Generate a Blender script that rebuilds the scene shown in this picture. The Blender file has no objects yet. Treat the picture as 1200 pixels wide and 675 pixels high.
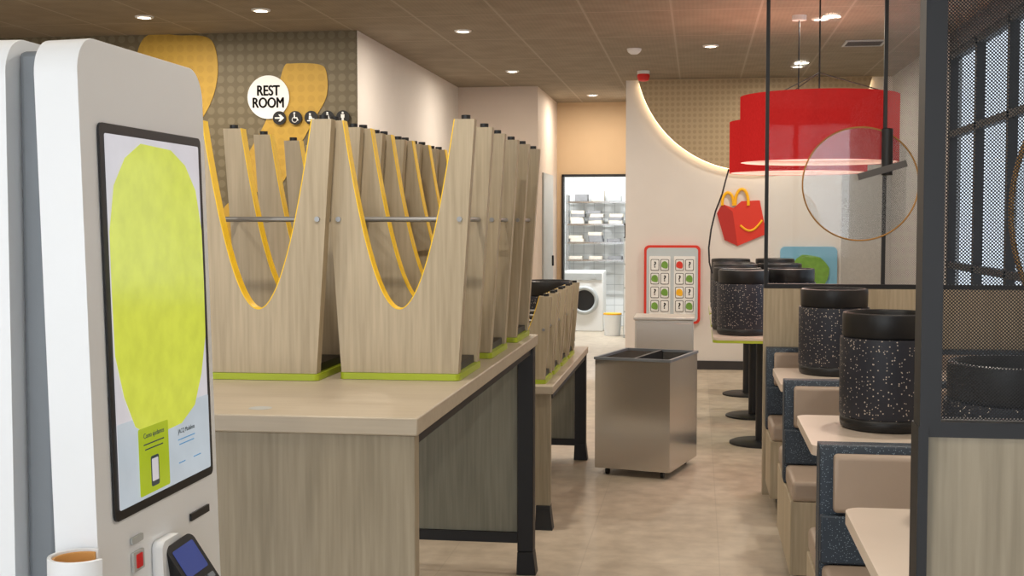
import bpy, bmesh, math, random
from mathutils import Vector, Matrix
random.seed(7)
S = bpy.context.scene
COL = S.collection
R = math.radians

# ------------------------------------------------------------------ materials
def lin(c):
    out = []
    for v in c:
        v = v / 255.0
        out.append(v / 12.92 if v <= 0.04045 else ((v + 0.055) / 1.055) ** 2.4)
    return (out[0], out[1], out[2], 1.0)

def new(name):
    m = bpy.data.materials.new(name)
    m.use_nodes = True
    return m, m.node_tree, m.node_tree.nodes['Principled BSDF']

def put(nt, sock, v):
    if isinstance(v, bpy.types.NodeSocket):
        nt.links.new(v, sock)
    else:
        sock.default_value = v

def mth(nt, op, a, b=0.0):
    n = nt.nodes.new('ShaderNodeMath'); n.operation = op
    put(nt, n.inputs[0], a); put(nt, n.inputs[1], b)
    return n.outputs[0]

def mixc(nt, f, a, b):
    n = nt.nodes.new('ShaderNodeMix'); n.data_type = 'RGBA'
    put(nt, n.inputs[0], f); put(nt, n.inputs[6], a); put(nt, n.inputs[7], b)
    return n.outputs[2]

def coords(nt):
    t = nt.nodes.new('ShaderNodeTexCoord')
    return t.outputs['Object']

def xyz(nt):
    s = nt.nodes.new('ShaderNodeSeparateXYZ')
    nt.links.new(coords(nt), s.inputs[0])
    return s.outputs[0], s.outputs[1], s.outputs[2]

def noise(nt, scale, detail=3, stretch=None):
    n = nt.nodes.new('ShaderNodeTexNoise')
    n.inputs['Scale'].default_value = scale
    n.inputs['Detail'].default_value = detail
    c = coords(nt)
    if stretch:
        mp = nt.nodes.new('ShaderNodeMapping')
        mp.inputs['Scale'].default_value = stretch
        nt.links.new(c, mp.inputs[0]); c = mp.outputs[0]
    nt.links.new(c, n.inputs['Vector'])
    return n.outputs['Fac']

def ramp(nt, f, lo, hi, a=0.0, b=1.0):
    n = nt.nodes.new('ShaderNodeMapRange')
    put(nt, n.inputs[0], f); n.inputs[1].default_value = lo; n.inputs[2].default_value = hi
    n.inputs[3].default_value = a; n.inputs[4].default_value = b
    return n.outputs[0]

def bumpn(nt, b, h, strength=0.2, dist=0.01):
    n = nt.nodes.new('ShaderNodeBump')
    n.inputs['Strength'].default_value = strength
    n.inputs['Distance'].default_value = dist
    put(nt, n.inputs['Height'], h)
    nt.links.new(n.outputs[0], b.inputs['Normal'])

def sc(c, k):
    return (min(c[0]*k, 1), min(c[1]*k, 1), min(c[2]*k, 1), 1)

def plain(name, rgb, rough=.5, metal=0.0, var=.05, scale=6, emit=0, bump=0):
    m, nt, b = new(name)
    c = lin(rgb)
    f = ramp(nt, noise(nt, scale), .3, .7)
    col = mixc(nt, f, sc(c, 1 - var), sc(c, 1 + var))
    nt.links.new(col, b.inputs['Base Color'])
    b.inputs['Roughness'].default_value = rough
    b.inputs['Metallic'].default_value = metal
    if emit:
        nt.links.new(col, b.inputs['Emission Color'])
        b.inputs['Emission Strength'].default_value = emit
    if bump:
        bumpn(nt, b, noise(nt, 80), bump, .004)
    return m

def wood(name, light, dark, axis='Z', rough=.5, k=1.0):
    m, nt, b = new(name)
    st = {'Z': (28, 28, 1.3), 'X': (1.3, 28, 28), 'Y': (28, 1.3, 28)}[axis]
    st2 = {'Z': (5, 5, .5), 'X': (.5, 5, 5), 'Y': (5, .5, 5)}[axis]
    f1 = ramp(nt, noise(nt, 3.0*k, 5, st), .3, .7)
    f2 = ramp(nt, noise(nt, 2.0*k, 2, st2), .3, .7)
    f = mth(nt, 'ADD', mth(nt, 'MULTIPLY', f1, .6), mth(nt, 'MULTIPLY', f2, .4))
    nt.links.new(mixc(nt, f, lin(light), lin(dark)), b.inputs['Base Color'])
    b.inputs['Roughness'].default_value = rough
    bumpn(nt, b, f1, .06, .002)
    return m

def speckle(name, base, dot, scale=90, thr=.3, keep=.5, rough=.5):
    m, nt, b = new(name)
    v = nt.nodes.new('ShaderNodeTexVoronoi'); v.inputs['Scale'].default_value = scale
    nt.links.new(coords(nt), v.inputs['Vector'])
    s = nt.nodes.new('ShaderNodeSeparateColor'); nt.links.new(v.outputs['Color'], s.inputs[0])
    near = mth(nt, 'LESS_THAN', v.outputs['Distance'], thr)
    sel = mth(nt, 'GREATER_THAN', s.outputs[0], keep)
    f = mth(nt, 'MULTIPLY', near, sel)
    nt.links.new(mixc(nt, f, lin(base), lin(dot)), b.inputs['Base Color'])
    b.inputs['Roughness'].default_value = rough
    return m

def dotted(name, base, dot, n=12.5, r=.36, rough=.6):
    m, nt, b = new(name)
    x, y, z = xyz(nt)
    fx = mth(nt, 'SUBTRACT', mth(nt, 'FRACT', mth(nt, 'MULTIPLY', x, n)), .5)
    fz = mth(nt, 'SUBTRACT', mth(nt, 'FRACT', mth(nt, 'MULTIPLY', z, n)), .5)
    d = mth(nt, 'SQRT', mth(nt, 'ADD', mth(nt, 'MULTIPLY', fx, fx), mth(nt, 'MULTIPLY', fz, fz)))
    f = mth(nt, 'LESS_THAN', d, r)
    nt.links.new(mixc(nt, f, lin(base), lin(dot)), b.inputs['Base Color'])
    b.inputs['Roughness'].default_value = rough
    return m

def gridmask(nt, a, b_, sa, sb, oa, ob, w):
    fa = mth(nt, 'FRACT', mth(nt, 'DIVIDE', mth(nt, 'ADD', a, -oa + 60*sa), sa))
    fb = mth(nt, 'FRACT', mth(nt, 'DIVIDE', mth(nt, 'ADD', b_, -ob + 60*sb), sb))
    return mth(nt, 'MAXIMUM', mth(nt, 'LESS_THAN', fa, w/sa), mth(nt, 'LESS_THAN', fb, w/sb))

def mesh_mat(name, rgb, p, r):
    m, nt, b = new(name)
    x, y, z = xyz(nt)
    u = mth(nt, 'SUBTRACT', mth(nt, 'FRACT', mth(nt, 'DIVIDE', mth(nt, 'ADD', mth(nt, 'ADD', x, z), 40), p)), .5)
    v = mth(nt, 'SUBTRACT', mth(nt, 'FRACT', mth(nt, 'DIVIDE', mth(nt, 'ADD', mth(nt, 'SUBTRACT', x, z), 40), p)), .5)
    d = mth(nt, 'SQRT', mth(nt, 'ADD', mth(nt, 'MULTIPLY', u, u), mth(nt, 'MULTIPLY', v, v)))
    solid = mth(nt, 'GREATER_THAN', d, r)
    nt.links.new(solid, b.inputs['Alpha'])
    b.inputs['Base Color'].default_value = lin(rgb)
    b.inputs['Roughness'].default_value = .6
    return m

# floor
M_floor, nt, b = new('stone_tile_floor')
x, y, z = xyz(nt)
g = gridmask(nt, x, y, .6, .6, .1, .2, .005)
n1 = ramp(nt, noise(nt, 2.2, 6), .3, .7)
n2 = ramp(nt, noise(nt, 10, 8), .32, .68)
f = mth(nt, 'ADD', mth(nt, 'MULTIPLY', n1, .45), mth(nt, 'MULTIPLY', n2, .55))
c = mixc(nt, f, lin((168, 155, 137)), lin((206, 193, 173)))
nt.links.new(mixc(nt, mth(nt, 'MULTIPLY', g, .2), c, lin((124, 113, 100))), b.inputs['Base Color'])
b.inputs['Roughness'].default_value = .46
# ceiling
M_ceil, nt, b = new('perforated_ceiling_tile')
x, y, z = xyz(nt)
g = gridmask(nt, x, y, .6, 1.2, -.2, 8.9, .016)
px_ = mth(nt, 'SUBTRACT', mth(nt, 'FRACT', mth(nt, 'MULTIPLY', mth(nt, 'ADD', x, 20), 33.3)), .5)
py_ = mth(nt, 'SUBTRACT', mth(nt, 'FRACT', mth(nt, 'MULTIPLY', mth(nt, 'ADD', y, 20), 33.3)), .5)
dd_ = mth(nt, 'SQRT', mth(nt, 'ADD', mth(nt, 'MULTIPLY', px_, px_), mth(nt, 'MULTIPLY', py_, py_)))
hole = mth(nt, 'LESS_THAN', dd_, .28)
c = mixc(nt, ramp(nt, noise(nt, 5, 4), .35, .65), lin((136, 124, 107)), lin((147, 135, 117)))
c = mixc(nt, mth(nt, 'MULTIPLY', hole, .16), c, lin((84, 74, 62)))
nt.links.new(mixc(nt, g, c, lin((160, 149, 132))), b.inputs['Base Color'])
b.inputs['Roughness'].default_value = .85
# white tile
M_tile, nt, b = new('white_wall_tile')
x, y, z = xyz(nt)
g = gridmask(nt, x, z, .15, .15, 0, 0, .006)
nt.links.new(mixc(nt, g, lin((236, 239, 239)), lin((185, 190, 192))), b.inputs['Base Color'])
b.inputs['Roughness'].default_value = .25

M_wall = plain('white_plaster', (222, 215, 208), .7, var=.02, scale=3)
M_wallpink = plain('warm_beige_plaster', (210, 195, 181), .7, var=.02, scale=3)
M_walltan = plain('tan_plaster', (200, 172, 137), .7, var=.03, scale=2)
M_walldark = plain('dark_grey_paint', (88, 86, 86), .6)
M_panelgrey = plain('grey_textured_panel', (180, 177, 173), .7, var=.05, scale=40, bump=.15)
M_dots = dotted('dotted_wallpaper', (103, 92, 68), (119, 108, 84))
M_dots2 = dotted('dotted_wallpaper_light', (180, 158, 124), (166, 144, 110), n=18, r=.33)
M_yellowpat = dotted('mustard_print', (190, 152, 58), (182, 145, 54))
M_black = plain('black_metal', (22, 23, 27), .5, var=.1)
M_blackp = plain('black_plastic', (20, 21, 24), .4, var=.1)
M_base = plain('dark_baseboard', (52, 48, 48), .5)
M_oak = wood('pale_oak', (194, 179, 153), (160, 146, 121), 'Z')
M_greyoak = wood('grey_oak_slab', (170, 158, 136), (136, 126, 106), 'Z')
M_greyoakdk = wood('grey_oak_panel', (146, 144, 128), (118, 116, 102), 'Z')
M_top = wood('table_laminate', (193, 181, 162), (177, 165, 146), 'X', rough=.42, k=.8)
M_yellow = plain('yellow_edge', (248, 204, 20), .45, var=.03)
M_lime = plain('lime_green_plastic', (166, 184, 42), .4, var=.03)
M_steel = plain('brushed_steel', (208, 204, 197), .19, .9, var=.01, scale=1)
M_steel.node_tree.nodes['Principled BSDF'].inputs['Anisotropic'].default_value = .6
M_steelpale = plain('pale_steel', (206, 203, 197), .38, .8, var=.01, scale=1)
M_chrome = plain('chrome', (200, 200, 200), .2, 1.0, var=.02)
M_rod = plain('satin_metal_rod', (150, 150, 150), .35, .5, var=.02)
M_white = plain('white_plastic', (232, 236, 240), .3, var=.01)
M_whitem = plain('matte_white', (236, 236, 234), .6, var=.01)
M_grey = plain('grey_plastic', (112, 118, 124), .45, var=.03)
M_lgrey = plain('light_grey_plastic', (180, 184, 184), .45, var=.03)
M_red = plain('red_print', (216, 52, 32), .55, var=.02)
M_redbr = plain('red_alarm', (220, 30, 24), .4, var=.02)
M_reddk = plain('dark_red_print', (180, 34, 22), .55, var=.02)
M_gold = plain('brass_rim', (176, 130, 66), .4, .4, var=.03)
M_ylogo = plain('yellow_logo', (250, 186, 20), .5, var=.02)
M_blk = plain('black_print', (14, 14, 15), .6, var=.02)
M_speck = speckle('speckled_black', (32, 36, 48), (200, 188, 176), scale=112, thr=.28, keep=.6)
M_speckb = speckle('speckled_slate_vinyl', (42, 54, 68), (116, 134, 146), scale=190, thr=.3, keep=.55)
M_tan = plain('tan_leather', (168, 150, 134), .45, var=.03, bump=.05)
M_tabletan = plain('cream_tabletop', (212, 198, 184), .35, var=.02)
M_bluepale = plain('pale_blue_print', (190, 200, 205), .7, var=.02)
M_blueboard = plain('light_blue_board', (120, 176, 206), .4, var=.03)
M_green = plain('green_print', (112, 158, 60), .5, var=.12, scale=20)
M_cloth = plain('folded_cloth', (214, 206, 192), .9, var=.08, scale=14)
M_clothg = plain('grey_cloth', (140, 140, 142), .9, var=.08, scale=14)
M_mesh = mesh_mat('perforated_metal', (14, 15, 18), .0056, .38)
M_mesh2 = mesh_mat('fine_perforated_metal', (128, 128, 130), .010, .46)
M_beige = plain('tan_orange_plastic', (214, 160, 92), .6)

def emis(name, rgb, st):
    m, nt, b = new(name)
    f = noise(nt, 3, 1)
    c = lin(rgb)
    nt.links.new(mixc(nt, f, sc(c, .98), c), b.inputs['Emission Color'])
    b.inputs['Base Color'].default_value = c
    b.inputs['Emission Strength'].default_value = st
    return m
M_lens = emis('lamp_lens', (255, 240, 216), 14)
M_led = emis('led_strip', (255, 226, 180), 7)
M_diff = emis('lamp_diffuser', (255, 176, 160), 1.5)

M_shade, nt, b = new('red_fabric_shade')
f = ramp(nt, noise(nt, 3, 3, (90, 90, 20)), .3, .7)
col = mixc(nt, f, lin((172, 30, 32)), lin((186, 40, 40)))
nt.links.new(col, b.inputs['Base Color']); b.inputs['Roughness'].default_value = 1.0
b.inputs['Specular IOR Level'].default_value = 0.0
colE = mixc(nt, f, lin((206, 42, 40)), lin((216, 52, 46)))
nt.links.new(colE, b.inputs['Emission Color']); b.inputs['Emission Strength'].default_value = .36
M_shadein = plain('added_white_lining', (238, 230, 218), .8, var=.01)

def glassmat(name, tint, refl):
    m, nt, b = new(name)
    gl = nt.nodes.new('ShaderNodeBsdfGlossy'); gl.inputs['Roughness'].default_value = .02
    tp = nt.nodes.new('ShaderNodeBsdfTransparent'); tp.inputs[0].default_value = tint
    mx = nt.nodes.new('ShaderNodeMixShader'); mx.inputs[0].default_value = refl
    nt.links.new(tp.outputs[0], mx.inputs[1]); nt.links.new(gl.outputs[0], mx.inputs[2])
    nt.links.new(mx.outputs[0], nt.nodes['Material Output'].inputs[0])
    return m
M_glass = glassmat('clear_glass', (.96, .97, .97, 1), .02)
M_disc = glassmat('round_glass', (.93, .945, .955, 1), .14)
M_dimpane = glassmat('sky_dimming_glass', (.62, .64, .66, 1), .04)  # tint added to dim the bright sky behind the side window

def screenmat(name, rgb, st=.75, lo=.93, hi=1.04, scale=9):
    m, nt, b = new(name)
    c = lin(rgb)
    f = ramp(nt, noise(nt, scale, 6), .35, .65)
    col = mixc(nt, f, sc(c, lo), sc(c, hi))
    b.inputs['Base Color'].default_value = sc(c, .15)
    b.inputs['Roughness'].default_value = .12
    nt.links.new(col, b.inputs['Emission Color'])
    b.inputs['Emission Strength'].default_value = st
    return m
M_scr = screenmat('screen_background', (214, 210, 214), .8)
M_scrlow = screenmat('screen_lower', (200, 210, 218), .72)
M_scry = screenmat('screen_yellow_green', (214, 222, 80), .8, .91, 1.04, 24)
M_scrcard = screenmat('screen_card', (180, 198, 44), .7)
M_scrdk = screenmat('screen_dark_text', (70, 80, 80), .6)
M_scrbl = screenmat('screen_blue', (110, 160, 200), .7)
M_term = screenmat('terminal_screen', (76, 90, 160), .5)

# ------------------------------------------------------------------ mesh builder
class MB:
    def __init__(s):
        s.bm = bmesh.new()
    def _mi(s, verts, mi):
        if mi:
            fs = set()
            for v in verts:
                for f in v.link_faces: fs.add(f)
            for f in fs: f.material_index = mi
    def box(s, x0, x1, y0, y1, z0, z1, mi=0, M=None):
        T = Matrix.Translation(((x0+x1)/2, (y0+y1)/2, (z0+z1)/2)) @ Matrix.Diagonal((x1-x0, y1-y0, z1-z0, 1))
        if M is not None: T = M @ T
        r = bmesh.ops.create_cube(s.bm, size=1, matrix=T); s._mi(r['verts'], mi); return s
    def cyl(s, c, r, h, axis='Z', r2=None, seg=32, mi=0, M=None):
        rot = {'Z': Matrix(), 'X': Matrix.Rotation(R(90), 4, 'Y'), 'Y': Matrix.Rotation(R(90), 4, 'X')}[axis]
        T = Matrix.Translation(c) @ rot
        if M is not None: T = M @ T
        q = bmesh.ops.create_cone(s.bm, cap_ends=True, segments=seg, radius1=r, radius2=r if r2 is None else r2, depth=h, matrix=T)
        s._mi(q['verts'], mi); return s
    def prism(s, pts, plane, d0, d1, mi=0):
        def P(p, d):
            if plane == 'XZ': return (p[0], d, p[1])
            if plane == 'YZ': return (d, p[0], p[1])
            return (p[0], p[1], d)
        a = [s.bm.verts.new(P(p, d0)) for p in pts]
        c = [s.bm.verts.new(P(p, d1)) for p in pts]
        n = len(pts); fs = []
        fs.append(s.bm.faces.new(a)); fs.append(s.bm.faces.new(list(reversed(c))))
        for i in range(n):
            j = (i+1) % n
            fs.append(s.bm.faces.new((a[j], a[i], c[i], c[j])))
        for f in fs:
            f.material_index = mi; f.normal_update()
        bmesh.ops.triangulate(s.bm, faces=fs[:2])
        return s
    def strip(s, A, B, y0, y1, mi=0):
        n = len(A)
        V = [[s.bm.verts.new((p[0], yy, p[1])) for p in L] for L in (A, B) for yy in (y0, y1)]
        a0, a1, b0, b1 = V
        fs = []
        for i in range(n-1):
            fs += [s.bm.faces.new((a0[i], a0[i+1], b0[i+1], b0[i])), s.bm.faces.new((a1[i], b1[i], b1[i+1], a1[i+1])),
                   s.bm.faces.new((a0[i], a1[i], a1[i+1], a0[i+1])), s.bm.faces.new((b0[i], b0[i+1], b1[i+1], b1[i]))]
        fs += [s.bm.faces.new((a0[0], b0[0], b1[0], a1[0])), s.bm.faces.new((a0[-1], a1[-1], b1[-1], b0[-1]))]
        for f in fs: f.material_index = mi
        return s
    def lathe(s, prof, c=(0, 0, 0), seg=48, mi=0):
        rings = []
        for (r, z) in prof:
            if r < 1e-5:
                rings.append([s.bm.verts.new((c[0], c[1], c[2]+z))])
            else:
                rings.append([s.bm.verts.new((c[0]+r*math.cos(2*math.pi*i/seg), c[1]+r*math.sin(2*math.pi*i/seg), c[2]+z)) for i in range(seg)])
        for a, b_ in zip(rings[:-1], rings[1:]):
            for i in range(seg):
                j = (i+1) % seg
                if len(a) == 1 and len(b_) == 1: continue
                if len(a) == 1: f = s.bm.faces.new((a[0], b_[i], b_[j]))
                elif len(b_) == 1: f = s.bm.faces.new((a[i], a[j], b_[0]))
                else: f = s.bm.faces.new((a[i], a[j], b_[j], b_[i]))
                f.material_index = mi
        return s
    def tube(s, pts, r, seg=10, mi=0, closed=False):
        pts = [Vector(p) for p in pts]; n = len(pts); rings = []
        for i, p in enumerate(pts):
            if closed: t = pts[(i+1) % n] - pts[i-1]
            else: t = pts[min(i+1, n-1)] - pts[max(i-1, 0)]
            t.normalize()
            up = Vector((0, 1, 0)) if abs(t.y) < .9 else Vector((1, 0, 0))
            a = t.cross(up).normalized(); b_ = t.cross(a)
            rings.append([s.bm.verts.new(p + a*r*math.cos(2*math.pi*k/seg) + b_*r*math.sin(2*math.pi*k/seg)) for k in range(seg)])
        m = n if closed else n-1
        for i in range(m):
            A, B = rings[i], rings[(i+1) % n]
            for k in range(seg):
                l = (k+1) % seg
                s.bm.faces.new((A[k], A[l], B[l], B[k])).material_index = mi
        if not closed:
            s.bm.faces.new(rings[0]); s.bm.faces.new(rings[-1])
        return s
    def make(s, name, mats, parent=None, world=True, bevel=0, label=None, loc=None, ang=40, seg=2):
        if not isinstance(mats, (list, tuple)): mats = [mats]
        if parent is not None and world:
            bmesh.ops.translate(s.bm, verts=s.bm.verts, vec=-Vector(parent.location))
        bmesh.ops.recalc_face_normals(s.bm, faces=s.bm.faces)
        me = bpy.data.meshes.new(name); s.bm.to_mesh(me); s.bm.free()
        for m in mats: me.materials.append(m)
        for p in me.polygons: p.use_smooth = True
        me.set_sharp_from_angle(angle=R(ang))
        o = bpy.data.objects.new(name, me); COL.objects.link(o)
        if parent is not None: o.parent = parent
        if loc is not None: o.location = loc
        if bevel:
            md = o.modifiers.new('bevel', 'BEVEL'); md.width = bevel; md.segments = seg
            md.limit_method = 'ANGLE'; md.angle_limit = R(50)
        if label: o['label'] = label
        return o

def thing(name, label, cat, loc=(0, 0, 0), group=None, rz=0):
    e = bpy.data.objects.new(name, None); COL.objects.link(e)
    e.empty_display_size = .1; e.location = loc; e.rotation_euler = (0, 0, rz)
    e['label'] = label; e['category'] = cat
    if group: e['group'] = group
    return e

def tag(o, label, cat, group=None):
    o['label'] = label; o['category'] = cat
    if group: o['group'] = group
    return o

def struct(o):
    o['kind'] = 'structure'; return o

def dup(root, loc, rz=None, label=None):
    def cp(o, parent):
        n = o.copy(); COL.objects.link(n)
        n.parent = parent
        for c in list(o.children): cp(c, n)
        return n
    n = cp(root, None)
    n.location = loc
    if rz is not None: n.rotation_euler = (0, 0, rz)
    if label: n['label'] = label
    return n

def text(name, body, size, mat, parent, M, extrude=.001, fat=0.0, align='CENTER', squeeze=1.0):
    cu = bpy.data.curves.new('tmp', 'FONT'); cu.body = body; cu.size = size
    cu.align_x = align; cu.align_y = 'CENTER'; cu.extrude = extrude
    o = bpy.data.objects.new('tmp', cu); COL.objects.link(o)
    dg = bpy.context.evaluated_depsgraph_get()
    me = bpy.data.meshes.new_from_object(o.evaluated_get(dg))
    bpy.data.objects.remove(o)
    Q = Matrix.Diagonal((squeeze, 1, 1, 1))
    if fat:
        bm = bmesh.new()
        for dx, dy in ((-fat, 0), (0, 0), (fat, 0), (0, fat*.7), (0, -fat*.7), (-fat*.5, fat*.4), (fat*.5, -fat*.4)):
            m2 = me.copy(); m2.transform(Matrix.Translation((dx, dy, 0)) @ Q); bm.from_mesh(m2)
            bpy.data.meshes.remove(m2)
        bm.to_mesh(me); bm.free(); me.transform(M)
    else:
        me.transform(M @ Q)
    me.materials.clear(); me.materials.append(mat)
    for p in me.polygons: p.material_index = 0
    t = bpy.data.objects.new(name, me); COL.objects.link(t)
    if parent: t.parent = parent
    return t

FRONT = Matrix.Rotation(R(90), 4, 'X')   # text facing -Y

def rrect(cx, cy, w, h, r, n=8):
    pts = []
    for (sx, sy, a0) in ((1, 1, 0), (-1, 1, 90), (-1, -1, 180), (1, -1, 270)):
        for i in range(n+1):
            a = R(a0 + 90*i/n)
            pts.append((cx+sx*(w/2-r)+r*math.cos(a), cy+sy*(h/2-r)+r*math.sin(a)))
    return pts
def circ(cx, cy, r, n=48, ry=None):
    ry = ry or r
    return [(cx+r*math.cos(2*math.pi*i/n), cy+ry*math.sin(2*math.pi*i/n)) for i in range(n)]
def smooth(P, n=8):
    out = []; m = len(P)
    for i in range(m):
        p0, p1, p2, p3 = P[i-1], P[i], P[(i+1) % m], P[(i+2) % m]
        for j in range(n):
            t = j/n
            out.append(tuple(.5*((2*p1[a])+(-p0[a]+p2[a])*t+(2*p0[a]-5*p1[a]+4*p2[a]-p3[a])*t*t+(-p0[a]+3*p1[a]-3*p2[a]+p3[a])*t**3) for a in (0, 1)))
    return out

H = 2.95
# ------------------------------------------------------------------ room shell
struct(MB().box(-6, 1.9, -2.5, 18.7, -.1, 0).make('floor', M_floor))
struct(MB().box(-6, 1.9, -2.5, 18.7, H, H+.1).make('ceiling', M_ceil))
struct(MB().box(-6.1, -6, -2.5, 9.58, 0, H).make('wall_left', M_wall))
struct(MB().box(-6, -2.56, 9.48, 9.58, 0, H).make('wall_restroom', M_dots))
struct(MB().box(-2.66, -2.56, 9.581, 13.6, 0, H).box(-2.562, -2.558, 9.48, 9.581, 0, H).make('wall_passage', M_wall))
struct(MB().box(-2.66, -1.70, 13.6, 13.7, 0, H).make('wall_alcove', M_wallpink))
struct(MB().box(-1.80, -1.70, 13.7, 15.5, 0, H).make('wall_corridor_left', M_wallpink))
struct(MB().box(-1.80, -1.64, 15.5, 15.6, 0, 2.08).box(-.80, -.64, 15.5, 15.6, 0, 2.08).box(-1.80, -.64, 15.5, 15.6, 2.08, H).make('wall_corridor_end', M_walltan))
struct(MB().box(-.74, -.64, 13.3, 15.5, 0, H).make('wall_corridor_right', M_wall))
struct(MB().box(-.74, 1.9, 13.2, 13.3, 0, H).make('wall_back', M_wall))
struct(MB().box(1.9, 2.0, -2.5, 7.2, 0, H).box(1.9, 2.0, 7.2, 7.5, 0, H, 1).box(1.9, 2.0, 10.3, 13.3, 0, H, 2).box(1.9, 2.0, 7.5, 10.3, 0, .68, 1).box(1.9, 2.0, 7.5, 10.3, 2.8, H, 1).make('wall_right', [M_wall, M_walldark, M_panelgrey]))
struct(MB().box(-2.7, -.1, 18.6, 18.7, 0, H).make('wall_storeroom_back', M_tile))
struct(MB().box(-2.8, -2.7, 15.6, 18.7, 0, H).make('wall_storeroom_left', M_tile))
struct(MB().box(-.2, -.1, 15.6, 18.6, 0, H).make('wall_storeroom_right', M_tile))
struct(MB().box(-.73, 1.9, 13.18, 13.2, 0, .09).make('baseboard_back', M_base))
struct(MB().box(-2.56, -2.54, 9.5, 13.6, 0, .09).make('baseboard_passage', M_base))
struct(MB().box(1.42, 1.899, 13.19, 13.2, .09, 2.2).make('trim_1', M_panelgrey))
sf = MB()
for xx in (-6, -4.2, -2.4, -.6, 1.2): sf.box(xx, xx+.06, -2.5, -2.44, 0, H)
sf.box(-6, 1.9, -2.5, -2.44, 0, .12).box(-6, 1.9, -2.5, -2.44, 2.75, H)
struct(sf.make('window_1', M_black))
w = MB()
for yy in (7.5, 8.35, 9.3, 10.24): w.box(1.90, 1.96, yy, yy+.06, .68, 2.8)
for zz in (.68, 1.15, 2.15, 2.74): w.box(1.90, 1.96, 7.5, 10.3, zz, zz+.05)
w.box(1.965, 1.97, 7.5, 10.3, .68, 2.8, 1)
struct(w.make('window_2', [M_black, M_dimpane]))
struct(MB().box(-1.64, -1.615, 15.47, 15.6, 0, 2.08).box(-.825, -.80, 15.47, 15.6, 0, 2.08).box(-1.64, -.80, 15.47, 15.6, 2.055, 2.085).make('door_1', M_black))
struct(MB().box(-1.70, -1.68, 14.0, 14.9, 0, 2.05).box(-1.68, -1.66, 14.78, 14.82, 1.0, 1.12, 1).make('door_2', [M_lgrey, M_black]))

# ------------------------------------------------------------------ wall graphics
def wallshape(P): 
    tag(MB().prism(smooth(P), 'XZ', 9.473, 9.48).make('wall_decal', M_yellowpat), 'mustard rounded shape printed on the dotted brown wall', 'wall decal', 'mustard wall shapes')
wallshape([(-4.25, 2.1), (-3.95, 2.15), (-3.76, 2.35), (-3.67, 2.58), (-3.67, 2.80), (-3.74, 2.92), (-3.95, 2.94), (-4.25, 2.93), (-4.33, 2.6)])
wallshape([(-3.135, 2.68), (-3.07, 2.71), (-2.86, 2.70), (-2.80, 2.64), (-2.80, 2.46), (-2.90, 2.28), (-3.02, 2.07), (-3.13, 1.84), (-3.25, 1.73), (-3.38, 1.75), (-3.45, 1.88), (-3.42, 2.03), (-3.30, 2.24), (-3.20, 2.46)])
wallshape([(-3.62, 1.62), (-3.38, 1.62), (-3.15, 1.45), (-3.05, 1.1), (-3.2, .8), (-3.6, .75), (-3.75, 1.1)])

s = thing('restroom_sign', 'round white restroom sign with bold black lettering on dotted wall', 'sign', (-3.255, 9.468, 2.457))
MB().cyl((-3.255, 9.464, 2.457), .165, .008, 'Y', seg=64).make('sign_disc', M_whitem, s, label='round white disc')
text('sign_text', 'REST', .108, M_blk, s, Matrix.Translation((0, -.0095, .046)) @ FRONT, fat=.0032, squeeze=.78)
text('sign_text', 'ROOM', .108, M_blk, s, Matrix.Translation((0, -.0095, -.046)) @ FRONT, fat=.0032, squeeze=.78)
ix = [(-3.165, 'arrow'), (-3.04, 'wheel'), (-2.915, 'baby'), (-2.787, 'woman'), (-2.667, 'man')]
for i, (xx, kind) in enumerate(ix):
    p = thing('pictogram_sign', {'arrow': 'black disc with white arrow symbol', 'wheel': 'black disc with white wheelchair symbol', 'baby': 'black disc with white baby changing symbol', 'woman': 'black disc with white woman symbol', 'man': 'black disc with white man symbol'}[kind], 'sign', (xx, 9.455, 2.297), 'restroom pictogram discs')
    MB().cyl((0, -.002, 0), .052, .006, 'Y', seg=40).make('sign_disc', M_blk, p, world=False)
    g = MB()
    y0, y1 = -.009, -.0055
    yc = -.007
    if kind == 'arrow':
        g.prism([(-.035, -.006), (.008, -.006), (-.006, -.026), (.010, -.026), (.038, 0), (.010, .026), (-.006, .026), (.008, .006), (-.035, .006)], 'XZ', y0, y1)
    elif kind == 'man':
        g.cyl((0, yc, .033), .008, .003, 'Y', seg=16)
        g.prism([(-.014, .022), (.014, .022), (.014, -.004), (.008, -.004), (.008, -.04), (-.008, -.04), (-.008, -.004), (-.014, -.004)], 'XZ', y0, y1)
    elif kind == 'woman':
        g.cyl((0, yc, .033), .008, .003, 'Y', seg=16)
        g.prism([(-.009, .022), (.009, .022), (.02, -.014), (.007, -.014), (.007, -.04), (-.007, -.04), (-.007, -.014), (-.02, -.014)], 'XZ', y0, y1)
    elif kind == 'wheel':
        g.cyl((-.006, yc, .035), .007, .003, 'Y', seg=16)
        g.prism([(-.010, .025), (-.002, .025), (0, .004), (.016, .004), (.026, -.02), (.019, -.022), (.010, -.004), (-.010, -.004)], 'XZ', y0, y1)
        g.tube([(-.004+.02*math.cos(R(a)), yc, -.014+.02*math.sin(R(a))) for a in range(120, 370, 20)], .0025, 6)
    else:
        g.cyl((-.008, yc, .026), .008, .003, 'Y', seg=16)
        g.prism([(-.016, .015), (0, .015), (.012, -.006), (.026, -.006), (.026, -.014), (-.016, -.014)], 'XZ', y0, y1)
        g.prism([(-.03, -.02), (.03, -.02), (.03, -.027), (-.03, -.027)], 'XZ', y0, y1)
    g.make('symbol', M_whitem, p, world=False)

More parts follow.
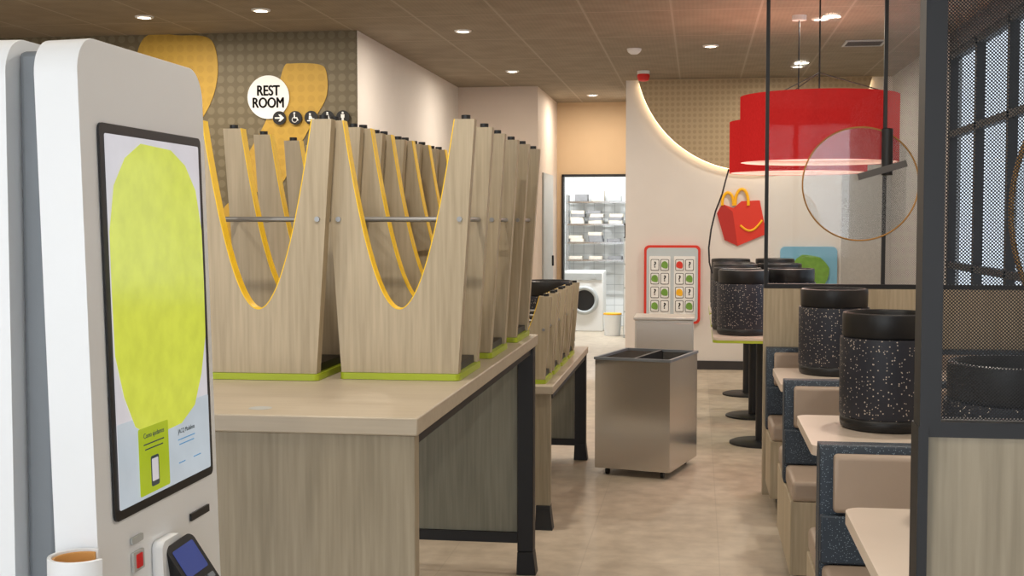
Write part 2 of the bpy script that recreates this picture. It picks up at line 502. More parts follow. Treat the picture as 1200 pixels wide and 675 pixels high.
cx, cz, rr = .54, 3.2, 1.18
def arcpts(r, zmax):
    a0 = math.asin((zmax-cz)/r)
    pts = []
    aL = math.pi - a0; aR = 2*math.pi + a0
    for i in range(91):
        a = aL + (aR-aL)*i/90
        pts.append((cx+r*math.cos(a), cz+r*math.sin(a)))
    return pts
e = thing('illuminated_wall_panel', 'dotted tan circular wall panel with glowing light rim', 'wall panel', (cx, 13.19, 2.0))
MB().prism(arcpts(rr, H-.002), 'XZ', 13.12, 13.15).make('panel', M_dots2, e)
MB().tube([(p[0], 13.172, p[1]) for p in arcpts(rr-.008, H-.03)], .010).make('light_strip', M_led, e, label='glowing warm light strip')

# red smiling carton
k = .00871; ox, oz = .43, 1.552
def q(u, v): return (ox+(u-868)*k, oz+(255-v)*k)
e = thing('wall_sign', 'red meal carton sign with yellow arches and smile on white wall', 'wall sign', (ox, 13.2, oz))
MB().prism([q(840, 250), q(846, 239), q(859, 244), q(868, 236), q(889, 235), q(897, 274), q(864, 288), q(849, 281)], 'XZ', 13.18, 13.2).make('carton', M_red, e)
MB().prism([q(840, 250), q(846, 239), q(858, 248), q(864, 288), q(849, 281)], 'XZ', 13.176, 13.1795).make('carton_side', M_reddk, e, label='darker red side')
g = MB()
for (a, b_, top) in ((846, 859, 226), (861, 876, 222)):
    pt = []
    for i in range(13):
        t = math.pi*(1-i/12)
        pp = q((a+b_)/2+(b_-a)/2*math.cos(t), 241-(241-top)*math.sin(t)**.8)
        pt.append((pp[0], 13.175, pp[1]))
    g.tube(pt, .015, 8)
g.make('arches', M_ylogo, e, label='yellow arched handles')
g = MB()
pt = []
for i in range(13):
    t = i/12
    pp = q(867+25*t, 264+9*math.sin(math.pi*t)-6*t)
    pt.append((pp[0], 13.174, pp[1]))
g.tube(pt, .011, 8); g.make('smile', M_ylogo, e, label='yellow curved smile')

# memory game board
e = thing('game_board', 'red framed wall game board with question mark cards', 'game board', (-.26, 13.19, .87))
MB().prism(rrect(-.26, .87, .57, .80, .05), 'XZ', 13.15, 13.2).make('frame', M_red, e, label='red rounded frame')
MB().prism(rrect(-.26, .87, .52, .75, .035), 'XZ', 13.143, 13.149).make('backing', M_bluepale, e, label='pale blue backing')
cols = [M_green, M_green, M_green, M_red, M_ylogo]
for ci, cx2 in enumerate((-.385, -.135)):
    MB().prism(rrect(cx2, .86, .215, .6, .01), 'XZ', 13.138, 13.142).make('sheet', M_whitem, e)
    for r_ in range(4):
        for c_ in range(2):
            px, pz = cx2-.05+.1*c_, .65+.14*r_
            pic = (r_+c_+ci) % 2 == 0
            g = MB(); g.prism(rrect(px, pz, .085, .115, .012), 'XZ', 13.134, 13.137)
            g.prism(rrect(px, pz, .074, .104, .01), 'XZ', 13.131, 13.1335, 1)
            if pic:
                g.prism(smooth([(px-.030, pz-.022), (px+.024, pz-.034), (px+.030, pz+.012), (px+.005, pz+.038), (px-.028, pz+.024)], 5), 'XZ', 13.128, 13.1305, 2)
            g.make('card', [M_blk, M_whitem, random.choice(cols)], e)
            if not pic:
                text('card_text', '?', .085, M_blk, e, Matrix.Translation((px+.26, 13.129-13.19, pz-.87)) @ FRONT, fat=.002)
e = thing('play_board', 'light blue rounded wall board with green relief', 'play board', (1.1, 13.19, 1.0))
MB().prism(rrect(1.1, .99, .56, .54, .05), 'XZ', 13.15, 13.2).make('board', M_blueboard, e)
MB().prism([(1.1+.2*math.cos(a/20*6.283)*(1+.06*math.sin(a*1.3)), .99+.19*math.sin(a/20*6.283)*(1+.05*math.cos(a*2.1))) for a in range(20)], 'XZ', 13.13, 13.149).make('relief', M_green, e, label='green relief shape')

# ------------------------------------------------------------------ ceiling items
LT = [(-3.87, 8.63), (-2.96, 8.47), (-1.77, 9.6), (-1.77, 12.2), (.09, 10.7), (.85, 9.4),
      (-1.2, 14.6), (-.9, 6.0), (.9, 5.2), (-3.2, 5.2), (-1.0, 3.0), (.9, 2.6), (-2.6, 2.2), (-1.0, .3), (.9, 12.2), (-4.6, 6.2)]
e = thing('ceiling_downlight', 'small round recessed ceiling downlight, glowing', 'ceiling light', (LT[0][0], LT[0][1], H), 'recessed ceiling downlights')
MB().lathe([(.042, -.002), (.046, -.012), (.062, -.010), (.066, -.001)], seg=32).make('trim_ring', M_whitem, e, world=False)
MB().cyl((0, 0, -.005), .042, .006, seg=28).make('lens', M_lens, e, world=False, label='glowing lens')
ld = bpy.data.lights.new('downlight', 'AREA'); ld.shape = 'DISK'; ld.size = .12; ld.energy = 20; ld.color = (1, .90, .77)
lo = bpy.data.objects.new('bulb', ld); COL.objects.link(lo); lo.parent = e; lo.location = (0, 0, -.03)
for p in LT[1:]: dup(e, (p[0], p[1], H))
e = thing('ceiling_batten_light', 'white linear ceiling light in the tiled storeroom', 'ceiling light', (-1.4, 17.0, H))
MB().box(-.6, .6, -.06, .06, -.05, 0).make('housing', M_white, e, world=False)
ld = bpy.data.lights.new('tube', 'AREA'); ld.shape = 'RECTANGLE'; ld.size = 1.2; ld.size_y = .15; ld.energy = 95; ld.color = (.97, .99, 1)
lo = bpy.data.objects.new('tube', ld); COL.objects.link(lo); lo.parent = e; lo.location = (0, 0, -.06)

e = thing('fire_alarm_sounder', 'red fire alarm beacon on white ceiling base', 'fire alarm', (-.53, 12.4, H))
MB().cyl((0, 0, -.015), .06, .03).make('mount', M_whitem, e, world=False)
MB().lathe([(0, -.03), (.055, -.03), (.062, -.05), (.05, -.09), (.02, -.1), (0, -.1)]).make('beacon', M_redbr, e, world=False, label='red beacon')
e = thing('smoke_detector', 'white round smoke detector on ceiling', 'smoke detector', (-.54, 10.8, H))
MB().lathe([(0, -.045), (.03, -.045), (.05, -.03), (.06, -.012), (.06, -.001)]).make('housing', M_whitem, e, world=False)
e = thing('air_vent', 'square slatted ceiling air vent', 'vent', (1.31, 10.7, H))
g = MB().box(-.16, .16, -.16, -.14, -.012, -.001).box(-.16, .16, .14, .16, -.012, -.001).box(-.16, -.14, -.14, .14, -.012, -.001).box(.14, .16, -.14, .14, -.012, -.001)
g.make('frame', M_lgrey, e, world=False)
g = MB()
for i in range(7): g.box(-.14, .14, -.12+.038*i, -.108+.038*i, -.01, -.001)
g.make('slats', M_walldark, e, world=False)

# pendant lamps
def pendant(x, y, z, sh, r, label):
    e = thing('pendant_lamp', label, 'pendant lamp', (x, y, z), 'large red drum pendant lamps')
    g = MB(); top = H-z
    g.lathe([(r, 0), (r, sh), (r-.004, sh), (r-.004, 0), (r, 0)], seg=72).make('lamp_shade', M_shade, e, world=False, label='red fabric drum shade')
    g = MB(); g.lathe([(r-.005, .002), (r-.005, sh-.002), (r-.008, sh-.002), (r-.008, .002), (r-.005, .002)], seg=72).make('added_lining', M_shadein, e, world=False, label='white inner lining added against red bounce')  # white lining added so the shade bounces less red onto the ceiling
    MB().cyl((0, 0, .035), r-.012, .006, seg=64).make('diffuser', M_diff, e, world=False, label='pale glowing diffuser')
    g = MB(); g.cyl((0, 0, (sh+top-.03)/2), .005, top-.03-sh, seg=10)
    for a in (0, 120, 240): g.tube([(0, 0, sh+.14), ((r-.01)*math.cos(R(a)), (r-.01)*math.sin(R(a)), sh)], .003, 6)
    g.make('cable', M_black, e, world=False)
    MB().cyl((0, 0, top-.017), .05, .034, seg=28).make('ceiling_canopy', M_whitem, e, world=False)
    ld = bpy.data.lights.new('bulb', 'POINT'); ld.energy = 4; ld.color = (1, .90, .74); ld.shadow_soft_size = .1
    lo = bpy.data.objects.new('bulb', ld); COL.objects.link(lo); lo.parent = e; lo.location = (0, 0, .18)
    ld = bpy.data.lights.new('down', 'AREA'); ld.shape = 'DISK'; ld.size = .8; ld.energy = 9; ld.color = (1, .80, .66)
    lo = bpy.data.objects.new('bulb', ld); COL.objects.link(lo); lo.parent = e; lo.location = (0, 0, .025)
    return e
p1 = pendant(.71, 7.89, 1.86, .395, .465, 'large red fabric drum pendant lamp over the booth tables')
p2 = pendant(.69, 9.25, 1.85, .36, .475, 'large red fabric drum pendant lamp with hanging black cord')
pt = [(.212, 9.25, 1.88), (.19, 9.22, 1.80), (.165, 9.2, 1.70), (.12, 9.2, 1.58), (.09, 9.2, 1.45), (.075, 9.2, 1.32), (.08, 9.2, 1.22), (.10, 9.2, 1.14)]
MB().tube(pt, .006, 8).make('cord', M_black, p2, label='thin black hanging cord')

# ------------------------------------------------------------------ flipped V stools
def v_stool(Ht, a, b_, fw, vb, depth, label, cat, group, th=.044):
    e = thing('wooden_stool', label, cat, (0, 0, 0), group)
    N = 30
    xs = [i/N for i in range(-N, N+1)]
    inner = [(w_*(b_-fw), vb+(Ht-vb)*abs(w_)**2.0) for w_ in xs]
    off = []
    for i, pp in enumerate(inner):
        A = inner[max(i-1, 0)]; B = inner[min(i+1, 2*N)]
        t = Vector((B[0]-A[0], B[1]-A[1])).normalized()
        off.append((pp[0]-t.y*.003, pp[1]+t.x*.003))
    for y0 in (0, depth-th):
        out = [(-a, .021), (a, .021), (b_, Ht)] + list(reversed(inner)) + [(-b_, Ht)]
        p = MB().prism(out, 'XZ', y0, y0+th).make('side_panel', M_oak, e, world=False, ang=30)
        g = MB(); g.strip(inner, off, y0-.0005, y0+th+.0005)
        g.make('edge_band', M_yellow, p, world=False, label='bright yellow edge band')
        zb = Ht*.62
        xb = (b_-fw*.5 - (b_-a)*(1-zb/Ht)*.8)
        for sx in (-1, 1):
            MB().cyl((sx*(b_-fw/2), y0+th/2, Ht+.006), .014, .014, seg=16).make('foot_glide', M_blackp, e, world=False, label='small black foot glide')
            yy = y0-.002 if y0 == 0 else y0+th+.002
            MB().cyl((sx*xb, yy, zb), .008, .006, 'Y', seg=14).make('bolt', M_rod, e, world=False, label='small metal bolt')
    g = MB()
    for sx in (-1, 1): g.cyl((sx*xb, depth/2, zb), .008, depth-2*th+.002, 'Y', seg=12)
    g.cyl((0, depth*.5, zb), .0085, 2*xb, 'X', seg=12)
    g.make('foot_rail', M_rod, e, world=False, label='satin metal rail frame')
    MB().prism(rrect(0, depth/2, 2*a+.012, depth+.012, .02), 'XY', 0, .020).make('seat', M_lime, e, world=False, label='lime green seat shell', bevel=.004)
    MB().box(-a+.01, a-.01, th+.002, depth-th-.002, .021, .045).make('seat_underside', M_blackp, e, world=False, label='black underside')
    return e

TZ = 1.021
L1 = 'pale oak stool with yellow-edged V legs, upside down on high table'
st = v_stool(.79, .182, .234, .06, .215, .38, L1, 'stool', 'upturned bar stools on the high table')
st.location = (-.90, 3.80, TZ)
for (xx, yy) in ((-.905, 4.44), (-.90, 5.05), (-1.325, 3.74), (-1.325, 4.37), (-1.325, 4.98)):
    dup(st, (xx, yy, TZ))
TZ2 = .7105
st2 = v_stool(.43, .19, .225, .06, .13, .32, 'low oak stool with yellow-edged legs, upside down on low table', 'stool', 'upturned low stools on the low table', th=.034)
st2.location = (-.93, 6.20, TZ2)
for yy in (6.59, 6.98, 7.37): dup(st2, (-.93, yy, TZ2))

# ------------------------------------------------------------------ tables (bar + low)
def leg(g, x0, x1, y0, y1, ztop, mi=0):
    g.box(x0, x1, y0, y1, .10, ztop, mi)
    g.prism([(x0, .10), (x1, .10), (x1+.012, 0), (x0+.012 if x0 < -1 else x0-.004, 0)], 'XZ', y0-.003, y1+.003, mi)
e = thing('high_table', 'long bar-height table with wood slab end and black frame', 'table', (-1.13, 4.25, 0))
MB().box(-1.58, -.68, 3.06, 5.46, .975, 1.02).make('table_top', [M_top], e, bevel=.004)
MB().box(-1.57, -.69, 3.075, 3.125, 0, .974).make('end_panel', M_greyoak, e, bevel=.003, label='grey oak slab end')
MB().box(-1.48, -.755, 5.36, 5.385, .18, .94).make('far_panel', M_greyoakdk, e, label='grey oak infill panel')
MB().box(-.725, -.695, 3.126, 5.33, .945, .974).box(-1.565, -1.535, 3.126, 5.33, .945, .974).box(-1.48, -.755, 5.34, 5.40, .941, .974).box(-1.48, -.755, 5.345, 5.395, .135, .179).make('frame', M_black, e, label='black metal frame')
for x0 in (-1.555, -.753):
    g = MB(); leg(g, x0, x0+.068, 5.335, 5.41, .974); g.make('leg', M_black, e, bevel=.003)
MB().cyl((-1.12, 3.17, 1.0196), .03, .002, seg=28).make('grommet', M_lgrey, e, label='small round grommet')

e = thing('low_table', 'dining-height wooden table with black tapered feet', 'table', (-1.13, 7.2, 0))
MB().box(-1.58, -.69, 6.12, 8.14, .67, .71).make('table_top', M_top, e, bevel=.004)
MB().box(-1.5, -.705, 6.15, 6.19, .12, .669).make('end_panel', M_greyoak, e, label='grey oak slab end')
MB().box(-1.48, -.77, 8.04, 8.06, .13, .64).make('far_panel', M_greyoakdk, e)
MB().box(-.73, -.70, 6.2, 8.0, .64, .669).box(-1.48, -.765, 8.02, 8.08, .641, .669).box(-1.48, -.765, 8.02, 8.08, .09, .129).make('frame', M_black, e)
for (x0, y0, zt) in ((-1.555, 8.01, .669), (-.765, 8.01, .669), (-.775, 6.14, .119), (-1.555, 6.14, .119)):
    g = MB(); leg(g, x0, x0+.07, y0, y0+.07, zt); g.make('leg', M_black, e)

# ------------------------------------------------------------------ drum stools
def drum(loc, label, group='upturned speckled drum stools'):
    e = thing('drum_stool', label, 'stool', loc, group)
    MB().lathe([(0, 0), (.158, 0), (.168, .006), (.172, .02), (.172, .040), (.168, .045), (0, .045)], seg=56).make('seat', M_blackp, e, world=False, label='black padded seat')
    MB().lathe([(0, .046), (.170, .046), (.174, .055), (.174, .325), (.172, .338), (0, .338)], seg=56).make('body', M_speck, e, world=False, label='speckled black body')
    MB().lathe([(0, .339), (.162, .339), (.165, .343), (.166, .415), (.164, .427), (.158, .43), (.150, .43), (.146, .42), (.146, .385), (.05, .385), (.04, .40), (0, .40)], seg=56).make('base_ring', M_blackp, e, world=False, label='black base ring')
    return e
BT = .74
dr = drum((.70, 4.88, BT), 'speckled black drum stool upturned on cream booth table')
dup(dr, (.68, 6.60, BT))
dup(dr, (.76, 3.17, BT), label='speckled black drum stool upturned on table beside mesh screen')
dup(dr, (-.93, 7.93, TZ2), label='black drum stool upturned at the end of low table')
CT = .76
for (xx, yy) in ((.30, 8.62), (.27, 9.0), (.62, 8.9), (.28, 9.85), (.28, 10.22), (.62, 10.0), (.28, 11.2), (.66, 11.3)):
    dup(dr, (xx, yy, CT), label='speckled black drum stool upturned on small pedestal table')

def ped(x, y, w_, d_, zt, label, group, edge=False):
    e = thing('pedestal_table', label, 'table', (x, y, 0), group)
    MB().prism(rrect(0, 0, w_, d_, .05), 'XY', zt-.018 if edge else zt-.035, zt).make('table_top', M_tabletan, e, world=False, bevel=.004)
    if edge:
        MB().prism(rrect(0, 0, w_+.004, d_+.004, .05), 'XY', zt-.035, zt-.0185).make('edge_band', M_lime, e, world=False, label='yellow-green table edge')
    MB().cyl((0, 0, (zt-.035+.02)/2), .035, zt-.056, seg=24).make('column', M_black, e, world=False)
    MB().lathe([(0, 0), (.21, 0), (.21, .012), (.19, .02), (0, .02)], seg=40).make('base', M_black, e, world=False)
    return e
pt_ = ped(.43, 8.8, .66, .95, CT, 'cream pedestal table with yellow-green edge and round black base', 'small pedestal tables', True)
dup(pt_, (.43, 10.03, 0)); dup(pt_, (.43, 11.3, 0))
bt = ped(1.12, 4.79, 1.46, .73, BT, 'cream rectangular booth table on black pedestal', 'booth tables')
dup(bt, (1.12, 3.12, 0)); dup(bt, (1.12, 6.45, 0))

# ------------------------------------------------------------------ booth benches
def bench(yc, double, label):
    x0, x1 = .375, 1.86
    e = thing('booth_bench', label, 'bench', ((x0+x1)/2, yc, 0), 'speckled slate and tan booth benches')
    yb = .42 if double else .06
    MB().box(x0+.05, x1, yc-.36, yc+(.36 if double else .04), 0, .08).make('plinth', M_black, e)
    MB().box(x0, x1, yc-.42, yc+yb, .081, .38).make('base', M_oak, e, bevel=.003, label='oak base box')
    for s_ in ((-1, 1) if double else (-1,)):
        ya, yb2 = (yc-.43, yc-.052) if s_ < 0 else (yc+.052, yc+.43)
        MB().box(x0+.004, x1, ya, yb2, .381, .465).make('seat', M_tan, e, bevel=.018, seg=3, label='tan leather seat cushion')
        prof = [(yc+s_*.052, .62), (yc+s_*.095, .63), (yc+s_*.09, .80), (yc+s_*.052, .805)]
        MB().prism(prof, 'YZ', x0+.035, x1).make('back_cushion', M_tan, e, bevel=.012, seg=3, label='tan leather back cushion')
    MB().prism([(yc-.05, .381), (yc+.05, .381), (yc+.05, .79), (yc+.035, .825), (yc-.035, .825), (yc-.05, .79)], 'YZ', x0-.005, x1).make('backrest', M_speckb, e, bevel=.006, label='speckled dark slate backrest')
    lo = MB()
    for s_ in ((-1, 1) if double else (-1,)):
        lo.box(x0-.003, x1-.01, min(yc+s_*.051, yc+s_*.085), max(yc+s_*.051, yc+s_*.085), .47, .618)
    lo.make('back_lower', M_speckb, e, bevel=.006)
    return e
bench(4.0, True, 'double-sided booth bench in speckled slate blue and tan leather')
bench(5.62, True, 'double-sided booth bench in speckled slate blue and tan leather')
bench(7.06, False, 'single booth bench against the half wall partition')

# ------------------------------------------------------------------ far partition
e = thing('glass_partition', 'oak half wall with black framed glass screen above', 'partition', (1.1, 7.18, 0))
MB().box(.36, 1.89, 7.13, 7.21, 0, 1.14).make('half_wall', M_oak, e, label='pale oak half wall')
MB().box(.36, 1.89, 7.15, 7.19, 1.141, 1.165).box(.36, .38, 7.16, 7.18, 1.166, H-.002).box(.985, 1.005, 7.16, 7.18, 1.166, H-.002).box(1.84, 1.86, 7.16, 7.18, 1.166, H-.002).make('frame', M_black, e, label='black metal frame')
MB().box(.381, .984, 7.168, 7.173, 1.166, H-.01).make('glass_pane', M_glass, e)
MB().box(1.006, 1.22, 7.168, 7.171, 1.166, H-.01).make('mesh_panel', M_mesh2, e, label='grey fine perforated mesh')
def mirror(x, y, z, r, label, rz):  # mirrors built as see-through discs; the view behind replaces most of the reflection
    e = thing('round_mirror_disc', label, 'glass disc', (x, y, z), 'round brass-rimmed see-through mirrors', rz)
    MB().cyl((0, 0, 0), r, .006, 'Y', seg=96).make('glass', M_disc, e, world=False)
    MB().tube([(r*math.cos(2*math.pi*i/96), 0, r*math.sin(2*math.pi*i/96)) for i in range(96)], .0045, 10, closed=True).make('rim', M_gold, e, world=False, label='thin brass rim')
mirror(.867, 7.1545, 1.71, .306, 'round mirror as see-through disc with thin brass rim on the screen', 0)
mirror(.80, 2.1668, 1.52, .30, 'round mirror as see-through disc with brass rim behind the mesh screen', 0)
e = thing('reflection_standin', 'black cylinder and bar standing in for a dark reflection', 'stand-in shape', (1.0, 7.1, 1.86))  # added shapes standing in for a dark reflection in the round mirror
MB().cyl((1.0, 7.115, 1.88), .030, .25, seg=24).make('dark_cylinder', M_blackp, e, bevel=.004)
MB().box(-.13, .13, -.012, .012, -.018, .018, M=Matrix.Translation((.97, 7.07, 1.78)) @ Matrix.Rotation(R(-16), 4, 'Y')).make('bracket', M_walldark, e, label='dark grey slanted bar')

# ------------------------------------------------------------------ near partition
e = thing('mesh_partition', 'black framed perforated metal screen above an oak panel', 'partition', (1.1, 2.16, 0))
MB().box(.372, 1.89, 2.145, 2.185, .02, 1.152).make('wood_panel', M_greyoak, e, label='grey oak lower panel')
MB().box(.355, .371, 2.13, 2.20, 0, 1.17).box(.357, .390, 2.13, 2.19, 1.17, H-.002).box(.372, 1.89, 2.135, 2.195, 1.153, 1.178).make('frame', M_black, e, label='black metal frame')
MB().box(.391, 1.88, 2.16, 2.162, 1.179, H-.01).make('mesh_panel', M_mesh, e, label='black perforated metal sheet')

# ------------------------------------------------------------------ waste bins
def bin_(loc, rz, w_, d_, h_, label):
    e = thing('waste_bin', label, 'waste bin', loc, None, rz)
    t = .006; zb = .045
    g = MB()
    g.box(-w_/2, w_/2, -d_/2, -d_/2+t, zb, h_).box(-w_/2, w_/2, d_/2-t, d_/2, zb, h_).box(-w_/2, -w_/2+t, -d_/2+t, d_/2-t, zb, h_).box(w_/2-t, w_/2, -d_/2+t, d_/2-t, zb, h_).box(-w_/2+t, w_/2-t, -d_/2+t, d_/2-t, zb, zb+.01)
    g.make('body', M_steel, e, world=False)
    g = MB(); a = w_/2+.006; c_ = d_/2+.006
    g.box(-a, a, -c_, -d_/2+.012, h_+.001, h_+.016).box(-a, a, d_/2-.012, c_, h_+.001, h_+.016).box(-a, -w_/2+.012, -d_/2+.012, d_/2-.012, h_+.001, h_+.016).box(w_/2-.012, a, -d_/2+.012, d_/2-.012, h_+.001, h_+.016)
    g.make('rim', M_grey, e, world=False, label='grey steel rim')
    g = MB(); g.box(-.01, .01, -d_/2+.013, d_/2-.013, .3, h_+.012).box(-w_/2+.008, w_/2-.008, -d_/2+.008, d_/2-.008, h_-.16, h_-.15)
    g.make('liner', M_blackp, e, world=False, label='black inner divider')
    for sx in (-1, 1):
        for sy in (-1, 1):
            g = MB(); g.cyl((sx*(w_/2-.06), sy*(d_/2-.06), .02), .02, .018, 'X', seg=20).box(sx*(w_/2-.06)-.012, sx*(w_/2-.06)+.012, sy*(d_/2-.06)-.012, sy*(d_/2-.06)+.012, .036, .045)
            g.make('caster', M_blackp, e, world=False)
bin_((-.30, 7.785, 0), R(-15), .46, .60, .69, 'brushed stainless steel two-compartment waste bin on casters')
e = thing('steel_cabinet', 'closed pale stainless steel cabinet near the wall', 'cabinet', (-.25, 9.7, 0))
MB().box(-.46, -.03, 9.5, 9.9, .03, .78).make('body', M_steelpale, e, bevel=.004)
MB().box(-.47, -.02, 9.49, 9.91, .781, .80).make('top', M_steelpale, e, bevel=.004)
MB().box(-.44, -.05, 9.53, 9.87, 0, .029).make('plinth', M_black, e)
MB().box(-.45, -.04, 9.488, 9.499, .06, .76).make('door', M_steelpale, e, bevel=.003)

# ------------------------------------------------------------------ kiosk
e = thing('ordering_kiosk', 'white double-sided self-ordering touchscreen kiosk on stand', 'kiosk', (-1.07, 2.19, 0))
tl = R(1.6)
Mk = Matrix(((0, -math.sin(tl), math.cos(tl), -.967+1.07), (1, 0, 0, 2.2025-2.19), (0, math.cos(tl), math.sin(tl), 1.333), (0, 0, 0, 1)))
def kp(mb, name, mats, par=None, **kw):
    o = mb.make(name, mats, None, **kw)
    o.parent = par or e
    if par is None: o.matrix_basis = Mk
    return o
g = MB().prism(rrect(-.0125, -.07, .52, 1.075, .06, 10), 'XY', -.075, -.001)
kp(g, 'housing', M_white, bevel=.014, seg=4)
g = MB().prism(rrect(0, 0, .432, .664, .012), 'XY', 0, .004)
disp = kp(g, 'display', M_blackp, bevel=0, label='portrait touchscreen with black bezel')
g = MB().prism(rrect(0, 0, .400, .630, .004), 'XY', .0045, .0052); kp(g, 'screen_image', M_scr, disp)
g = MB().prism(rrect(0, -.243, .400, .144, .004), 'XY', .0055, .006); kp(g, 'screen_image', M_scrlow, disp)
blob = []
NB = 18
for i in range(NB):
    a = 2*math.pi*i/NB
    kk = 1+.012*math.sin(3*a+.6)+.010*math.cos(7*a+1)
    ca, sa = math.cos(a), math.sin(a)
    blob.append((max(-.1995, min(.1995, .206*math.copysign(abs(ca)**.66, ca)*kk)), .048+.260*math.copysign(abs(sa)**.86, sa)*kk))
g = MB().prism(blob, 'XY', .0063, .0068); kp(g, 'screen_image', M_scry, disp)
g = MB().prism(rrect(-.062, -.250, .125, .118, .004), 'XY', .0071, .0076); kp(g, 'screen_image', M_scrcard, disp)
g = MB().prism(rrect(-.062, -.272, .034, .054, .005), 'XY', .0078, .008, 0).prism(rrect(-.062, -.270, .026, .040, .002), 'XY', .0081, .0084, 1); kp(g, 'screen_image', [M_scrdk, M_scr], disp, label='small phone picture')
text('screen_text', 'Como ajudamos', .013, M_scrdk, disp, Matrix.Translation((-.062, -.206, .0082)), extrude=.0002)
text('screen_text', 'JACQ Madalena', .012, M_scrdk, disp, Matrix.Translation((.085, -.222, .0070)), extrude=.0002)
for (a, b_, yy, zz) in ((-.105, -.02, -.221, .0077), (-.10, -.025, -.230, .0077), (.045, .125, -.237, .0066), (.05, .12, -.246, .0066), (.045, .075, -.280, .0066), (.115, .15, -.280, .0066)):
    g = MB().box(a, b_, yy-.0011, yy+.0011, zz, zz+.0003); kp(g, 'text_line', M_scrdk if zz > .007 else M_scrbl, disp)
MB().box(-1.10, -1.047, 1.965, 2.42, .55, 1.78).make('spine', M_grey, e, label='grey recessed spine', bevel=.01)
MB().prism(rrect(2.19, 1.263, .52, 1.075, .06, 10), 'YZ', -1.185, -1.102).make('housing', M_white, e, bevel=.014, seg=4)
MB().box(-1.11, -1.02, 2.08, 2.32, .02, .74).make('pedestal', M_white, e, bevel=.01)
MB().prism(rrect(-1.07, 2.2, .5, .6, .05), 'XY', 0, .02).make('base_plate', M_grey, e, bevel=.004)
g = MB().box(.10, .19, -.402, -.388, .0, .004); kp(g, 'receipt_slot', M_blackp, label='black receipt slot')
g = MB().prism(rrect(-.135, -.415, .042, .034, .003), 'XY', 0, .005, 0); g.prism(rrect(-.135, -.415, .022, .024, .002), 'XY', .005, .007, 1); kp(g, 'scanner_window', [M_lgrey, M_redbr], label='red scanner window')
g = MB().prism(rrect(-.135, -.378, .045, .012, .003), 'XY', 0, .004); kp(g, 'button_plate', M_lgrey)
g = MB().prism(rrect(-.03, -.465, .085, .13, .015), 'XY', .0, .02)
kp(g, 'terminal_holder', M_white, bevel=.005, label='white terminal holder')
T = Mk @ Matrix.Translation((-.015, -.478, .055)) @ Matrix.Rotation(R(-24), 4, 'Y') @ Matrix.Rotation(R(-28), 4, 'X') @ Matrix.Rotation(R(14), 4, 'Z')
g = MB().prism(rrect(0, 0, .074, .15, .014), 'XY', -.014, .014)
o = g.make('payment_terminal', M_blackp, None, bevel=.005, label='black card payment terminal'); o.parent = e; o.matrix_basis = T
g = MB().prism(rrect(0, .034, .056, .056, .004), 'XY', .0145, .0155); t2 = g.make('terminal_screen', M_term, None); t2.parent = o
g = MB()
for r_ in range(4):
    for c_ in range(3): g.prism(rrect(-.02+.02*c_, -.012-.015*r_, .015, .010, .002), 'XY', .0145, .0175)
t3 = g.make('keypad', M_grey, None); t3.parent = o
def shell(X_, Y_, r_, th_, z0, zt, a0, a1, name, mat, label):
    A = [R(a0+(a1-a0)*i/28) for i in range(29)]
    outp = [(X_+r_*math.cos(a), Y_+r_*math.sin(a)) for a in A]
    inp = [(X_+(r_-th_)*math.cos(a), Y_+(r_-th_)*math.sin(a)) for a in A]
    MB().prism(outp+list(reversed(inp)), 'XY', z0, zt).make(name, mat, e, bevel=.0012, label=label)
shell(-.965, 1.880, .048, .006, .84, .975, 75, 345, 'moulded_tray', M_white, 'curved white moulded tray')
shell(-.965, 1.880, .0415, .004, .84, .971, 78, 342, 'tray_lining', M_beige, 'tan inner edge of the tray')
MB().box(-1.05, -.92, 1.84, 1.945, .80, .839).make('holder_bracket', M_white, e, bevel=.006)

# ------------------------------------------------------------------ storeroom contents
e = thing('washing_machine', 'white front-loading washing machine in tiled storeroom', 'washing machine', (-1.52, 17.9, 0))
MB().box(-1.84, -1.29, 17.6, 18.2, 0, .83).make('body', M_whitem, e, bevel=.012)
MB().tube([(-1.55+.17*math.cos(2*math.pi*i/40), 17.59, .43+.17*math.sin(2*math.pi*i/40)) for i in range(40)], .03, 10, closed=True).make('door_ring', M_lgrey, e, label='grey round door ring')
MB().cyl((-1.55, 17.592, .43), .15, .02, 'Y').make('door_glass', M_blackp, e, label='dark round door glass')
MB().box(-1.82, -1.31, 17.588, 17.599, .71, .80).cyl((-1.42, 17.58, .755), .03, .02, 'Y', seg=24).make('control_panel', M_lgrey, e)
e = thing('storage_rack', 'chrome wire storage rack with cloths in storeroom', 'shelf', (-1.45, 18.4, 0))
for xx in (-1.86, -1.0):
    for yy in (18.26, 18.54): MB().cyl((xx, yy, .95), .014, 1.9, seg=12).make('post', M_chrome, e)
SZ = [.95, 1.2, 1.46, 1.78]
for zz in SZ:
    g = MB()
    g.box(-1.86, -1.0, 18.25, 18.265, zz, zz+.025).box(-1.86, -1.0, 18.535, 18.55, zz, zz+.025)
    for i in range(30): g.box(-1.85+i*.029, -1.844+i*.029, 18.266, 18.534, zz+.01, zz+.025)
    g.make('shelf', M_chrome, e)
proto = {}
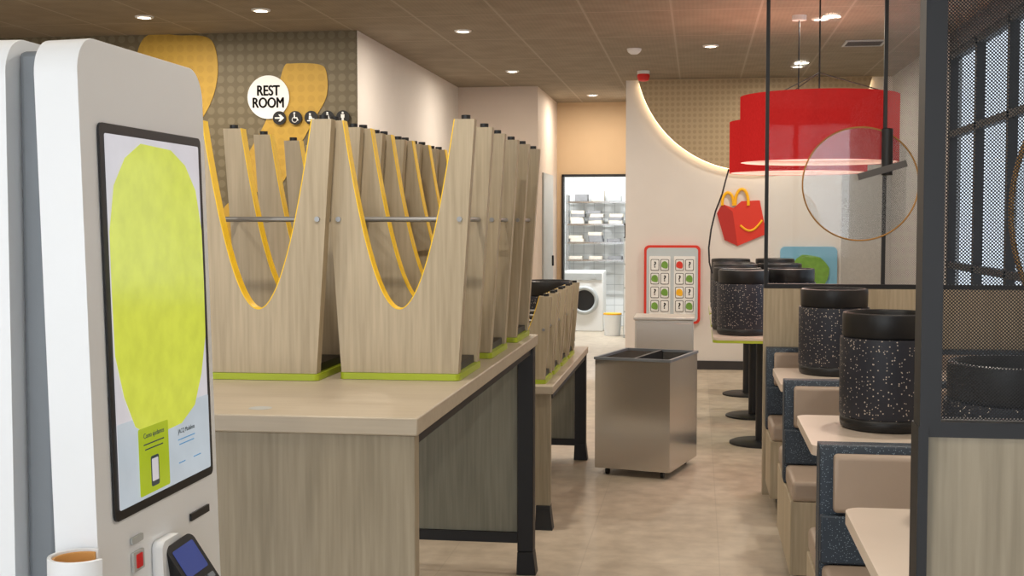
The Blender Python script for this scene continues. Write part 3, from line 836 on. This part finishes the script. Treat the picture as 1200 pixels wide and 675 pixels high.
for zz in SZ[:3]:
    for xx in (-1.72, -1.46, -1.18):
        for lvl in range(random.choice([1, 2, 3, 4])):
            key = random.choice(['w', 'w', 'g'])
            loc = (xx+random.uniform(-.025, .025), 18.39, zz+.026+.047*lvl)
            if key not in proto:
                o = MB().prism(rrect(0, 0, .20, .22, .03), 'XY', 0, .046).make('folded_towel', M_cloth if key == 'w' else M_clothg, bevel=.015, seg=3)
                tag(o, 'folded cream cloth stacked on wire rack' if key == 'w' else 'folded grey cloth stacked on wire rack', 'towel', 'folded cloths on the rack')
                proto[key] = o
            else:
                o = proto[key].copy(); COL.objects.link(o)
            o.location = loc; o.rotation_euler = (0, 0, random.uniform(-.08, .08))
for i, (xx, m, hh) in enumerate(((-1.66, M_clothg, .10), (-1.42, M_cloth, .15), (-1.18, M_lgrey, .08))):
    tag(MB().box(xx-.09, xx+.09, 18.3, 18.5, 1.806, 1.806+hh).make('carton', m, bevel=.004), 'cream carton on top of wire rack' if m is M_cloth else 'grey carton on top of wire rack', 'box')
e = thing('small_bin', 'small white pail with yellow lid on storeroom floor', 'bin', (-1.12, 17.0, 0))
MB().cyl((-1.12, 17.0, .14), .105, .28, r2=.12).make('body', M_whitem, e)
MB().cyl((-1.12, 17.0, .29), .122, .018).make('lid', M_ylogo, e, label='yellow lid')
e = thing('storage_cabinet', 'pale grey metal cabinet with drawers in storeroom', 'cabinet', (-.65, 16.95, 0))
MB().box(-.96, -.4, 16.7, 17.2, 0, 1.3).make('body', M_lgrey, e, bevel=.004)
for i in range(4):
    dd = MB().box(-.95, -.41, 16.685, 16.699, .04+.31*i, .33+.31*i).make('drawer', M_whitem, e, bevel=.003)
    hh = MB().box(-.8, -.58, 16.665, 16.684, .27+.31*i, .285+.31*i).make('handle', M_grey, e)
    hh.parent = dd
e = thing('wire_basket', 'black plastic basket on top of cabinet', 'basket', (-.8, 16.9, 1.3))
g = MB()
for i in range(9): g.box(-.95+.04*i, -.935+.04*i, 16.72, 16.73, 1.302, 1.48)
g.box(-.96, -.60, 16.715, 16.735, 1.47, 1.49).box(-.96, -.60, 16.715, 17.0, 1.301, 1.315).box(-.96, -.60, 16.985, 17.0, 1.315, 1.49)
g.make('basket_body', M_blackp, e)

# ------------------------------------------------------------------ world + camera
wd = bpy.data.worlds.new('World'); S.world = wd; wd.use_nodes = True
bg = wd.node_tree.nodes['Background']
bg.inputs[0].default_value = (.88, .94, 1.0, 1); bg.inputs[1].default_value = 3.0

cam = bpy.data.cameras.new('Camera'); cam.lens = 45; cam.sensor_width = 36; cam.clip_start = .05
co = bpy.data.objects.new('Camera', cam); COL.objects.link(co)
co.location = (0, 0, 1.5); co.rotation_euler = (R(90-2.92), 0, R(8.27))
S.camera = co
S.view_settings.view_transform = 'Standard'
S.view_settings.exposure = 0.0
